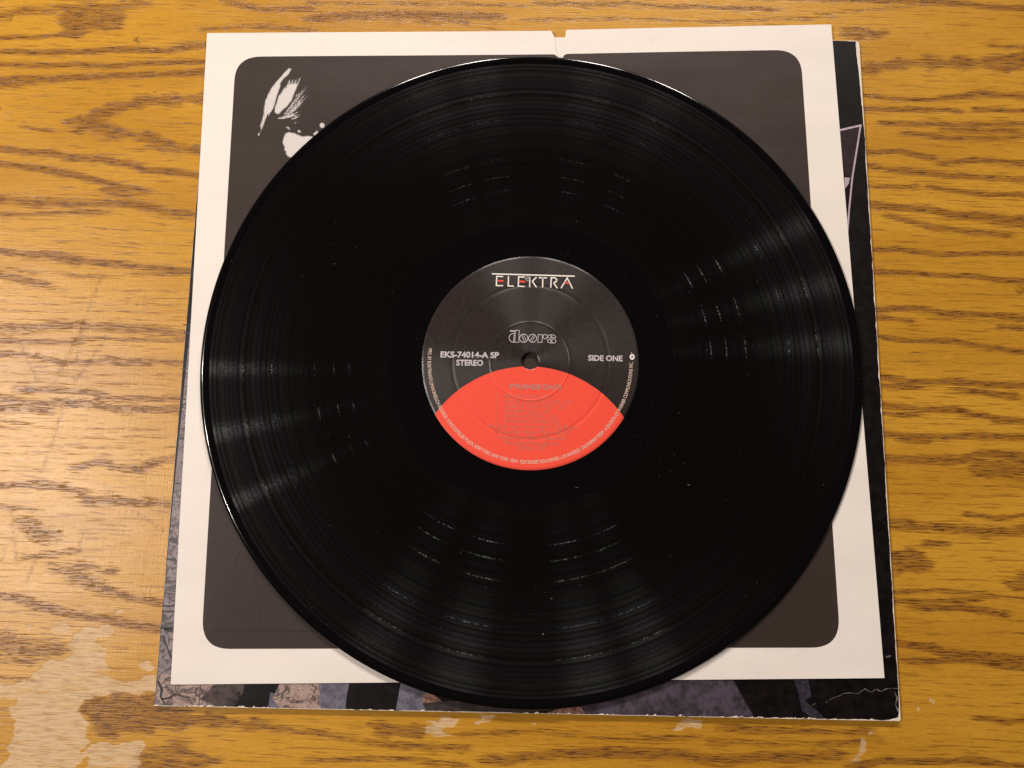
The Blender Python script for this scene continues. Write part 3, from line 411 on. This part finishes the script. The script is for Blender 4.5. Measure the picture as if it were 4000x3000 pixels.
def vinyl_material(name, rough, grooved, gap=False):
    t = NT(name)
    if not grooved:
        return t.set(Base_Color=(.0022, .0019, .0021), Roughness=rough, Specular_IOR_Level=.38)
    # a microgroove is a V: its two walls mirror light to either side along the radius and hardly spread it along the groove
    geo = t.n('ShaderNodeTexCoord')
    mp = t.n('ShaderNodeMapping'); mp.inputs['Scale'].default_value = (1000, 1000, 0)
    t.l(geo.outputs['Object'], mp.inputs['Vector'])
    ln = t.n('ShaderNodeVectorMath', operation='LENGTH'); t.l(mp.outputs[0], ln.inputs[0])
    un = t.n('ShaderNodeVectorMath', operation='NORMALIZE'); t.l(mp.outputs[0], un.inputs[0])
    rad = ln.outputs['Value']
    def n1(scale, detail, off=0.0):
        nd = t.n('ShaderNodeTexNoise', noise_dimensions='1D')
        t.l(t.math('ADD', t.math('MULTIPLY', rad, scale), off), nd.inputs['W'])
        nd.inputs['Scale'].default_value = 1.0
        nd.inputs['Detail'].default_value = detail
        return nd
    loud = n1(.55, 5).outputs['Fac']          # loud and quiet turns
    hue = n1(.16, 2, 31.0)
    wob = t.noise((.9, .9, 1), 3, .7)         # modulation along the groove
    grit = t.noise((2.4, 2.4, 1), 2, .7, (3, 3, 0))
    hs = t.n('ShaderNodeHueSaturation'); hs.inputs['Saturation'].default_value = 1.3
    t.l(hue.outputs['Color'], hs.inputs['Color'])
    tint = t.mix(.45, (1, 1, 1), hs.outputs[0])
    tg = t.n('ShaderNodeTangent', direction_type='RADIAL', axis='Z')
    amp = t.math('MULTIPLY', t.smooth(loud, .30, .70, .25, 1.0), t.smooth(grit, .25, .75, .35, 1.25))
    if gap: amp = t.math('MULTIPLY', t.smooth(t.noise((.55, .55, 1), 2, .7, (8, 1, 0)), .42, .64, .5, 7.0), t.smooth(grit, .35, .65, .2, 1.6))
    if not gap:
        amp = t.math('MULTIPLY', amp, t.smooth(rad, 92, 143, .16, 1.9))
    def lobe(k, r, an, w):
        sc = t.n('ShaderNodeVectorMath', operation='SCALE'); t.l(un.outputs[0], sc.inputs[0])
        t.val(sc.inputs['Scale'], t.math('ADD', k, t.math('MULTIPLY', t.math('SUBTRACT', wob, .5), .25)))
        ad = t.n('ShaderNodeVectorMath', operation='ADD'); t.l(sc.outputs[0], ad.inputs[0]); ad.inputs[1].default_value = (0, 0, 1)
        nm = t.n('ShaderNodeVectorMath', operation='NORMALIZE'); t.l(ad.outputs[0], nm.inputs[0])
        g = t.n('ShaderNodeBsdfAnisotropic'); g.distribution = 'BECKMANN'
        g.inputs['Roughness'].default_value = r; g.inputs['Anisotropy'].default_value = an
        t.l(nm.outputs[0], g.inputs['Normal']); t.l(tg.outputs[0], g.inputs['Tangent'])
        t.l(t.mix(1.0, tint, t.combine(t.math('MULTIPLY', amp, w)), 'MULTIPLY'), g.inputs['Color'])
        return g.outputs[0]
    d = t.n('ShaderNodeBsdfDiffuse'); d.inputs['Color'].default_value = (.0032, .0026, .0027, 1)
    acc = d.outputs[0]
    for args in GROOVE_LOBES[:3 if gap else 4]:
        ad = t.n('ShaderNodeAddShader'); t.l(acc, ad.inputs[0]); t.l(lobe(*args), ad.inputs[1]); acc = ad.outputs[0]
    t.l(acc, t.t.nodes['Material Output'].inputs['Surface'])
    return t.m

GROOVE_LOBES = ((0.0, .19, .74, .0026), (.62, .22, .74, .0011), (-.62, .22, .74, .0011), (0.0, .55, .50, .0056))

# ------------------------------------------------------------------ table
def build_table():
    fx = np.arange(-285, 262.1, 1.3); fy = np.arange(-200, 212.1, .9)
    ox = np.array([-700, -560, -450, -380, -330, -305]); oxr = np.array([280, 310, 360, 430, 520, 640, 760])
    oy = np.array([-480, -400, -330, -280, -240, -218]); oyr = np.array([230, 255, 290, 340, 420])
    xs = np.concatenate([ox, fx, oxr]); ys = np.concatenate([oy, fy, oyr])
    X, Y = np.meshgrid(xs, ys)
    X0, Y0 = X, Y
    grain = np.zeros_like(X); wear = np.zeros_like(X); scr = np.zeros_like(X)
    def seg_dist(pts):
        d = np.full(X.shape, 1e9); 
        for (x0, y0), (x1, y1) in zip(pts[:-1], pts[1:]):
            dx, dy = x1-x0, y1-y0
            t = np.clip(((X-x0)*dx+(Y-y0)*dy)/(dx*dx+dy*dy+1e-9), 0, 1)
            ex, ey = X-(x0+t*dx), Y-(y0+t*dy)
            end = np.where((t <= 0) | (t >= 1), .35, 1.0)     # streaks run out slowly along the grain
            d = np.minimum(d, np.sqrt((ex*end)**2+ey**2))
        return d
    JX = 1.6*np.sin(.23*Y+.9*np.sin(.31*X))+1.1*np.sin(.83*Y+1.7)+.8*np.sin(1.9*Y+.4*X)+.5*np.sin(3.1*Y+1.0)
    JY = .7*np.sin(.37*X+.5*Y)+.5*np.sin(.91*X+2.0)+.3*np.sin(2.1*X-.6*Y)
    def inside(pts, jit=0.0):
        X, Y = X0+JX*jit, Y0+JY*jit
        m = np.zeros(X.shape, bool); n = len(pts)
        for i in range(n):
            (x0, y0), (x1, y1) = pts[i], pts[(i+1) % n]
            if y0 == y1: continue
            c = ((y0 > Y) != (y1 > Y)) & (X < (x1-x0)*(Y-y0)/(y1-y0)+x0)
            m ^= c
        return m
    def blur(a, k):
        a = a.copy()
        for _ in range(k):
            p = np.pad(a, 1, mode='edge')
            a = (p[1:-1, 1:-1]*2 + p[:-2, 1:-1] + p[2:, 1:-1] + p[1:-1, :-2] + p[1:-1, 2:])/6
        return a
    for pts, s in GRAIN_FILLS:
        grain = np.maximum(grain, blur(inside(pts, 1.6).astype(float), 5)*s*1.05)
    for pts, w, s in GRAIN_LINES:
        d = seg_dist(pts)
        grain = np.maximum(grain, s*np.clip(1.26 - d/(w*1.25+.7)*.70, 0, 1.08))
    for pts in WEAR:
        wear = np.maximum(wear, blur(inside(pts, .9).astype(float), 1))
    for pts in SCRATCH:
        scr = np.maximum(scr, np.clip(1.0-seg_dist(pts)/1.15, 0, 1))
    for x, y, r in KNOTS:
        scr = np.maximum(scr, np.clip(1.6-np.hypot(X-x, Y-y)/r, 0, 1)*1.5)
    # beyond the part the photograph shows, the figure simply goes on
    out = (X < -262) | (X > 240) | (Y < -186) | (Y > 192)
    more = .5+.5*np.sin(Y*.35 + 2.2*np.sin(X*.006+1) + 1.1*np.sin(Y*.07+X*.011))
    grain = np.where(out, np.maximum(grain, np.clip(more*1.6-.85, 0, .8)), grain)
    ny, nx = X.shape
    top = np.stack([X, Y, 0*X], -1).reshape(-1, 3)
    idx = np.arange(ny*nx).reshape(ny, nx)
    faces = np.stack([idx[:-1, :-1], idx[:-1, 1:], idx[1:, 1:], idx[1:, :-1]], -1).reshape(-1, 4).tolist()
    ring = idx[0, :].tolist() + idx[1:, -1].tolist() + idx[-1, -2::-1].tolist() + idx[-2:0:-1, 0].tolist()
    base = ny*nx
    low = top[ring].copy(); low[:, 2] = -28.0
    verts = np.concatenate([top, low])*MM
    m = len(ring)
    for i in range(m):
        j = (i+1) % m
        faces.append((ring[j], ring[i], base+i, base+j))
    faces.append(tuple(base+i for i in range(m))[::-1])
    me = bpy.data.meshes.new('table_top')
    me.from_pydata(verts.tolist(), [], faces)
    for nm, a in (('grain', grain), ('wear', wear), ('scratch', scr)):
        at = me.attributes.new(nm, 'FLOAT', 'POINT')
        at.data.foreach_set('value', np.concatenate([a.reshape(-1), np.zeros(m)]).astype(np.float32))
    me.update()
    o = put('table_top', me, wood_material())
    o['kind'] = 'structure'
    o['label'] = 'worn golden oak table top with dark grain and lifted varnish'
    o['category'] = 'table'
build_table()

# ------------------------------------------------------------------ album cover
def build_cover():
    t = empty('album_cover', 'black cardboard album cover with worn pale edges lying flat on the oak table', 'album cover')
    card = paper_material('bare_card', (.74, .66, .54), (.62, .53, .43), .75, .2, .3, .08)
    out = rounded(COVER, [2.0, 2.2, 1.2, 3.6])
    put('card_board', sheet_mesh('card_board', [out], lambda x, y: 1.58, 1.55), card, t)
    # printed paper on the card: its edge is chipped
    P = [Vector(p) for p in COVER]
    c = sum(P, Vector((0, 0)))/4
    edge = []
    sides = [('top', 0, 1, .35), ('right', 1, 2, .42), ('bottom', 2, 3, .42), ('left', 3, 0, .12)]
    for nm, i, j, ins in sides:
        a, b = P[i], P[j]
        d = (b-a); Ln = d.length; d /= Ln
        nrm = Vector((d.y, -d.x))
        n = int(Ln/.9)
        for k in range(n):
            s = 1.6 + (Ln-3.2)*k/(n-1)
            q = a+d*s
            v = mnoise.noise((q.x*.35, q.y*.35, 3.1))*.5 + mnoise.noise((q.x*.08, q.y*.08, 9.0))*.9
            e = ins*(.75 + max(-.7, v))
            if nm == 'right':
                if s < 34: e += 1.0*max(0, 1-s/34) + .3
                if 255 < s < 320: e += .45*abs(mnoise.noise((s*.12, 2, 2)))
                if 100 < s < 190: e += .7*max(0, mnoise.noise((s*.25, 7, 2)))
            if nm == 'bottom':
                e += 1.2*max(0, mnoise.noise((s*.45, 1, 5))-.12)
                if s < 8: e += 1.6*(1-s/8)**1.5
                if Ln-s < 10: e += .9*(1-(Ln-s)/10)
            if nm == 'right' and Ln-s < 6: e += 1.2*(1-(Ln-s)/6)**1.5
            q2 = q + nrm*max(.06, e)
            edge.append((q2.x, q2.y))
    black = plain('black_print', (.0055, .0035, .0038), .42, .22, .5, .25)
    pr = put('printed_paper', sheet_mesh('printed_paper', [edge], lambda x, y: 1.64, .08), black, t)
    mats = {
        'stone': stone_material('grey_stone_print', (.16, .125, .135), (.25, .20, .195), (.035, .028, .032)),
        'stone_pale': stone_material('pale_stone_print', (.38, .27, .225), (.27, .185, .16), (.045, .03, .03)),
        'cloth': mottled('blue_grey_print', (.15, .14, .175), (.075, .068, .09)),
        'skin': mottled('brown_print', (.34, .17, .13), (.10, .04, .03), .35),
        'ash': mottled('ash_print', (.045, .034, .033), (.018, .013, .013)),
        'violet': mottled('violet_grey_print', (.075, .058, .078), (.030, .023, .030), .15),
        'violet_dark': plain('dark_violet_print', (.028, .023, .034), .4, .4, .5, .6),
        'maroon': plain('maroon_print', (.022, .011, .013), .38, .4, .3, .4),
        'line': plain('pink_line_print', (.42, .33, .36), .4, .4, .15, .5),
    }
    names = {'stone': 'stone_print', 'stone_pale': 'stone_print', 'cloth': 'cloth_print', 'skin': 'brown_print', 'ash': 'ash_print', 'violet': 'violet_print',
             'violet_dark': 'violet_print', 'maroon': 'maroon_print', 'line': 'line_print'}
    dim = mottled('dim_brown_print', (.07, .046, .042), (.006, .004, .004), .16)
    cl = clip_poly(DIM_PATCH, inset(COVER, .35))
    put('brown_print', sheet_mesh('brown_print', [cl], lambda x, y: 1.655, .012), dim, pr)
    for i, (k, poly) in enumerate(PRINTS):
        # keep the print inside the cover's own edge
        cl = clip_poly(poly, inset(COVER, .35))
        if len(cl) < 3: continue
        put(names[k], sheet_mesh(names[k], [cl], lambda x, y, i=i: 1.665+.004*i, .02), mats[k], pr)
    dark = plain('crack_print', (.014, .011, .013), .4, .4, .3, .5)
    for poly in CRACKS:
        cl = clip_poly(poly, inset(COVER, .3))
        if len(cl) >= 3:
            put('crack_print', sheet_mesh('crack_print', quads(cl, poly), lambda x, y: 1.735, .015), dark, pr)
    worn = mottled('worn_crease', (.26, .23, .21), (.02, .016, .016), .8)
    for poly in CREASE:
        cl = clip_poly(poly, inset(COVER, .15))
        if len(cl) >= 3:
            put('crease', sheet_mesh('crease', quads(cl, poly), lambda x, y: 1.69, .03), worn, t)
    # chips of pale card standing along the worn lower edge
    a, b = Vector(COVER[3]), Vector(COVER[2])
    rnd = random.Random(5)
    for k in range(46):
        s = rnd.choice([rnd.random(), .55+.45*rnd.random(), .02+.12*rnd.random()])
        q = a.lerp(b, s)
        w = rnd.uniform(.35, 1.3); hgt = rnd.uniform(.25, .75)
        y0 = q.y + rnd.uniform(.12, .25)
        poly = [(q.x-w, y0), (q.x-w*.3, y0-.05), (q.x+w, y0), (q.x+w*.7, y0+hgt*.8), (q.x+w*.1, y0+hgt), (q.x-w*.7, y0+hgt*.6)]
        put('edge_chip', sheet_mesh('edge_chip', [poly], lambda x, y: 1.76, .12), card, t)

def quads(cl, poly):
    # a ribbon outline (there and back) is laid as one quad per step
    if len(cl) != len(poly) or len(poly) % 2 or len(poly) < 4: return [cl]
    n = len(poly)//2
    a, b = poly[:n], poly[n:][::-1]
    return [[tuple(a[i]), tuple(a[i+1]), tuple(b[i+1]), tuple(b[i])] for i in range(n-1)]

def inset(poly, d):
    P = [Vector(p) for p in poly]
    c = sum(P, Vector((0, 0)))/len(P)
    return [tuple(c+(p-c)*(1-d/160.0)) for p in P]

def clip_poly(sub, clip):
    clip = clip if area2(clip) > 0 else clip[::-1]
    out = [tuple(p) for p in sub]
    for i in range(len(clip)):
        ax, ay = clip[i]; bx, by = clip[(i+1) % len(clip)]
        def side(p): return (bx-ax)*(p[1]-ay)-(by-ay)*(p[0]-ax)
        res = []
        for j in range(len(out)):
            p, q = out[j-1], out[j]
            sp, sq = side(p), side(q)
            if sp*sq < 0:
                t = sp/(sp-sq)
                res.append((p[0]+t*(q[0]-p[0]), p[1]+t*(q[1]-p[1])))
            if sq >= 0: res.append(q)
        out = res
        if not out: break
    return out
build_cover()

# ------------------------------------------------------------------ paper inner sleeve
def sleeve_z(x, y):
    z = 2.03 + .15*mnoise.noise((x*.016, y*.016, 1.7)) + .045*mnoise.noise((x*.05, y*.05, 4.2))
    return z

def build_sleeve():
    t = empty('paper_sleeve', 'cream paper inner sleeve printed with a dark rounded panel lying under the record', 'record sleeve')
    cream = paper_material('cream_paper', (.785, .725, .67), (.715, .645, .57), .62, .25, .8, .07, .06)
    dark = paper_material('dark_ink_on_paper', (.047, .032, .027), (.028, .0185, .0152), .5, .20, .8, .10, .08)
    white = paper_material('pale_print', (.70, .67, .63), (.62, .58, .55), .6, .25, .3, .05)
    put('back_sheet', sheet_mesh('back_sheet', [SLEEVE_BACK], lambda x, y: sleeve_z(x, y)-.27, .1, 7, True), cream, t)
    front = put('front_sheet', sheet_mesh('front_sheet', [SLEEVE_FRONT], sleeve_z, .1, 7, True), cream, t)
    pn = rounded(PANEL, 12.5, 10)
    # the ink leaves out the notch at the opening
    top_i = [i for i, p in enumerate(pn)]
    L = pn[:]
    # find the long top run (between corner 0 and corner 1) and cut the notch into it
    k = 11
    pn = L[:k] + NOTCH_RUN + L[k:]
    put('printed_panel', sheet_mesh('printed_panel', [pn], lambda x, y: sleeve_z(x, y)+.05, .03, 7, True), dark, front)
    fold = paper_material('folded_ink', (.022, .016, .014), (.018, .013, .011), .5, .2, .3, .05)
    put('fold_line', strokes_mesh('fold_line', [(.28, CREASE_PANEL)], sleeve_z, .075), fold, front)
    tone_mat = portrait_material()
    for i, poly in enumerate(FACE):
        me = sheet_mesh('portrait_print', [poly], lambda x, y, i=i: sleeve_z(x, y)+.085+.003*i, .02, .8)
        big = max(p[1] for p in poly)-min(p[1] for p in poly)
        vals = []
        for v in me.vertices:
            p = Vector((v.co.x/MM, v.co.y/MM)); d = 1e9
            for k in range(len(poly)):
                a, b = Vector(poly[k-1]), Vector(poly[k])
                e = b-a
                u = max(0, min(1, (p-a).dot(e)/max(e.length_squared, 1e-9)))
                d = min(d, (p-(a+e*u)).length)
            vals.append(min(1.0, .34 + d/(1.1 if len(poly) > 8 else .4)))
        at = me.attributes.new('tone', 'FLOAT', 'POINT')
        at.data.foreach_set('value', vals)
        put('portrait_print', me, tone_mat, front)

def portrait_material():
    t = NT('portrait_halftone')
    tone = t.attr('tone')
    st_ = t.noise((1.1, .22, 1), 4, .65, (0, 0, 0), -.45)
    f = t.math('ADD', tone, t.math('MULTIPLY', t.math('SUBTRACT', st_, .5), 1.0))
    col = t.mix(t.smooth(f, .20, .95), (.042, .031, .027), (.60, .55, .52))
    return t.set(Base_Color=col, Roughness=.55, Specular_IOR_Level=.3)

NOTCH_RUN = [tuple(p) for p in PANEL_NOTCH]
build_sleeve()

# ------------------------------------------------------------------ record
ZTOP = 3.60
def label_z(x, y):
    r = math.hypot(x, y)
    z = 3.70
    z += .14*math.exp(-((r-18.1)/.42)**2)         # pressed ridge round the spindle
    z -= .02*(1/(1+math.exp(-(r-18.8)/.3)))
    z -= .15*math.exp(-((r-35.6)/.75)**2)         # shallow stacking ring
    if r > 48.7: z -= .26*(r-48.7)
    if r < 4.6: z -= .25*((4.6-r)/.8)**2
    return z

def ink_z(x, y):
    return max(label_z(x, y), 3.68)

def build_record():
    t = empty('vinyl_record', 'black vinyl LP with a black and red centre label lying on the paper sleeve', 'record')
    gloss = vinyl_material('vinyl_smooth', .11, False)
    grooved = vinyl_material('vinyl_grooved', 0, True)
    prof = [(3.8, 2.62), (147.0, 2.62), (148.4, 2.55), (149.6, 2.56), (150.4, 2.72), (150.8, 3.0), (150.85, 3.25), (150.6, 3.55), (150.1, 3.78), (149.4, 3.90), (148.6, 3.88),
            (147.9, 3.76), (147.3, 3.62), (146.9, 3.56), (146.4, 3.56), (118, 3.56), (98.4, 3.56), (64.6, 3.56), (63.9, 3.50), (54, 3.50), (53.6, 3.47), (53.2, 3.50), (51.2, 3.50), (50.9, 3.56), (50.2, 3.50), (47, 3.48), (5, 3.46), (4.2, 3.42), (3.8, 3.3)]
    put('disc', lathe_mesh('disc', prof, 384, True, 40), gloss, t)
    gap_mat = vinyl_material('vinyl_track_gap', 0, True, True)
    gaps = [65.0, 82.6, 89.6, 98.4, 118.1, 131.0, 146.6]
    for a, b in zip(gaps[:-1], gaps[1:]):
        a += .32; b -= .32 if b < 146 else .1
        pr = [(a-.10, 3.55), (a, ZTOP)] + [(a+(b-a)*k/4, ZTOP) for k in range(1, 4)] + [(b, ZTOP), (b+.10, 3.55)]
        put('groove_band', lathe_mesh('groove_band', pr, 256, False, 20), grooved, t)
    for r in gaps[1:-1]:
        put('track_gap', lathe_mesh('track_gap', [(r-.30, 3.55), (r-.22, 3.575), (r+.22, 3.575), (r+.30, 3.55)], 256, False, 50), gap_mat, t)
    # label
    bk = NT('label_black')
    n = bk.noise((.5, .5, 1), 4, .6); n2 = bk.noise((.05, .09, 1), 3, .5, (2, 2, 0), .4)
    c = bk.mix(bk.smooth(n, .3, .7), (.024, .0175, .0165), (.031, .024, .022))
    bk.bump(n, .2, .05)
    tgl = bk.n('ShaderNodeTangent', direction_type='RADIAL', axis='Z'); bk.l(tgl.outputs[0], bk.b.inputs['Tangent'])
    bk.b.inputs['Anisotropic'].default_value = .85; bk.b.inputs['Anisotropic Rotation'].default_value = .25
    label_black = bk.set(Base_Color=c, Roughness=.30, Specular_IOR_Level=.55)
    rd = NT('label_red')
    n = rd.noise((.6, .6, 1), 4, .6)
    c = rd.mix(rd.smooth(n, .3, .7), (.79, .072, .040), (.82, .078, .043))
    label_red = rd.set(Base_Color=c, Roughness=.5, Specular_IOR_Level=.3)
    rs = [3.85, 4.1, 4.4, 4.8, 6, 10, 15, 16.8] + [17.2+.12*i for i in range(16)] + [19.4, 22, 27, 32] + [33.4+.25*i for i in range(18)] + [39, 43, 46.5, 48.0, 48.6, 48.75, 49.0, 49.4, 49.8, 50.15]
    lp = [(r, label_z(r, 0)) for r in rs]
    lab = put('label', lathe_mesh('label', lp, 256, False, 50), label_black, t)
    # red segment: the lower part of the label under a wide arc
    (x0, y0), (xm, ym), (x1, y1) = RED[0], RED[1], RED[2]
    ax = np.array([[2*(xm-x0), 2*(ym-y0)], [2*(x1-x0), 2*(y1-y0)]])
    bx = np.array([xm*xm+ym*ym-x0*x0-y0*y0, x1*x1+y1*y1-x0*x0-y0*y0])
    cx, cy = np.linalg.solve(ax, bx); R = math.hypot(x0-cx, y0-cy)
    def reach(r, sgn):
        """how far round from straight down the red still reaches at radius r"""
        lo_, hi_ = 0.0, math.pi
        for _ in range(40):
            mid = (lo_+hi_)/2
            a = -math.pi/2 + sgn*mid
            if math.hypot(r*math.cos(a)-cx, r*math.sin(a)-cy) < R: lo_ = mid
            else: hi_ = mid
        return lo_
    rv, rf, NA = [], [], 128
    rr_ = [r for r in rs if 4.1 <= r <= 50.0] + [50.05]
    for r in rr_:
        a_lo, a_hi = reach(r, -1), reach(r, 1)
        for k in range(NA+1):
            a = -math.pi/2 - a_lo + (a_lo+a_hi)*k/NA
            rv.append((r*math.cos(a)*MM, r*math.sin(a)*MM, (label_z(r, 0)+.03)*MM))
    for i in range(len(rr_)-1):
        for k in range(NA):
            p = i*(NA+1)+k
            rf.append((p, p+NA+1, p+NA+2, p+1))
    me = bpy.data.meshes.new('red_segment'); me.from_pydata(rv, [], rf)
    for p in me.polygons: p.use_smooth = True
    seg = put('red_segment', me, label_red, lab)
    inks = {
        'w': plain('white_ink', (.80, .74, .66), .5, .3, .04),
        'p': plain('pale_ink', (.42, .36, .35), .5, .3, .04),
        'r': label_red,
        'g': plain('silver_ink', (.50, .45, .45), .45, .4, .1),
        'h': plain('heading_ink_on_red', (.42, .19, .16), .5, .3, .1),
        'n': plain('grey_ink_on_red', (.50, .15, .115), .5, .3, .1),
        'o': plain('rim_ink', (.62, .47, .38), .5, .3, .1),
    }
    el = [(w, p) for c_, w, p in STROKES if c_ == 'w']
    put('logo_bar', strokes_mesh('logo_bar', el[:1], ink_z, .09), inks['w'], lab)
    for s in el[1:]:
        put('logo_letter', strokes_mesh('logo_letter', [s], ink_z, .09), inks['w'], lab)
    put('logo_emblem', strokes_mesh('logo_emblem', [(w, p) for c_, w, p in STROKES if c_ == 'p'], ink_z, .095), inks['p'], lab)
    for c_, w, p in STROKES:
        if c_ == 'r': put('logo_accent', strokes_mesh('logo_accent', [(w, p)], ink_z, .09), label_red, lab)
    put('outlined_lettering', strokes_mesh('outlined_lettering', [(w, p) for c_, w, p in STROKES if c_ == 'g'], ink_z, .09), inks['g'], lab)
    for c_, body, a, b, h, bold in TEXTS:
        me = text_raw(body, bold)
        co = np.array([v.co[:] for v in me.vertices])
        lo, hi = co[:, 0].min(), co[:, 0].max()
        d = np.array(b)-np.array(a); Ld = np.linalg.norm(d); d /= Ld; nrm = np.array([-d[1], d[0]])
        u = (co[:, 0]-lo)/(hi-lo)*Ld; w = co[:, 1]/CAP*h
        xy = np.array(a)+u[:, None]*d+w[:, None]*nrm
        for v, p in zip(me.vertices, xy):
            v.co = (p[0]*MM, p[1]*MM, (ink_z(p[0], p[1])+.075)*MM)
        put('lettering', me, inks[c_], lab)
    # address line running round the rim, letter tops towards the centre
    body = ("MFG. BY ELEKTRA/ASYLUM/NONESUCH RECORDS, 75 ROCKEFELLER PLAZA, NEW YORK, NEW YORK 10019  9229 SUNSET BOULEVARD, "
            "LOS ANGELES, CALIFORNIA 90069  A DIVISION OF WARNER COMMUNICATIONS INC.")
    me = text_raw(body, 0.012)
    co = np.array([v.co[:] for v in me.vertices])
    lo, hi = co[:, 0].min(), co[:, 0].max()
    A0, A1 = math.radians(174.5), math.radians(361.0)
    rb, hh = 46.7, 1.55
    an = A0+(co[:, 0]-lo)/(hi-lo)*(A1-A0); rr = rb-co[:, 1]/CAP*hh
    for v, a, r in zip(me.vertices, an, rr):
        x, y = r*math.cos(a), r*math.sin(a)
        v.co = (x*MM, y*MM, (ink_z(x, y)+.075)*MM)
    bm = bmesh.new(); bm.from_mesh(me)
    for f in bm.faces:
        if f.normal.z < 0: f.normal_flip()
    bm.to_mesh(me); bm.free()
    put('rim_lettering', me, inks['o'], lab)
    px, py = RIMPTS[7]
    ring = [(px+.75*math.cos(k/12*2*math.pi), py+1.0*math.sin(k/12*2*math.pi)) for k in range(13)]
    put('rim_emblem', strokes_mesh('rim_emblem', [(.75, ring), (.3, [(px-.3, py+1.9), (px-.2, py+1.8)])], ink_z, .095), inks['w'], lab)
    # dust lying in the grooves
    rnd = random.Random(11)
    vs_, fs = [], []
    for k in range(170):
        r = rnd.uniform(52, 149); a = rnd.uniform(0, 2*math.pi); s = rnd.uniform(.05, .13)*(2.2 if rnd.random() < .06 else 1)
        x, y = r*math.cos(a), r*math.sin(a); z = 3.61 if r < 146 else 3.92
        if r < 65: z = 3.51
        b = len(vs_)
        l = rnd.uniform(1, 2.5); th = rnd.uniform(0, math.pi)
        cx_, sx_ = math.cos(th), math.sin(th)
        for dx, dy, dz in ((-l, -.6, 0), (l, -.5, 0), (.8*l, .6, 0), (-.7*l, .5, 0), (0, 0, 1.0)):
            vs_.append(((x+(dx*cx_-dy*sx_)*s)*MM, (y+(dx*sx_+dy*cx_)*s)*MM, (z+dz*s)*MM))
        fs += [(b, b+1, b+4), (b+1, b+2, b+4), (b+2, b+3, b+4), (b+3, b, b+4), (b+3, b+2, b+1, b)]
    me = bpy.data.meshes.new('dust'); me.from_pydata(vs_, [], fs)
    du = put('dust', me, plain('dust_grey', (.16, .15, .15), .8, .2), t)
    du['kind'] = 'stuff'

build_record()

scene.render.resolution_x = 1024
scene.render.resolution_y = 768
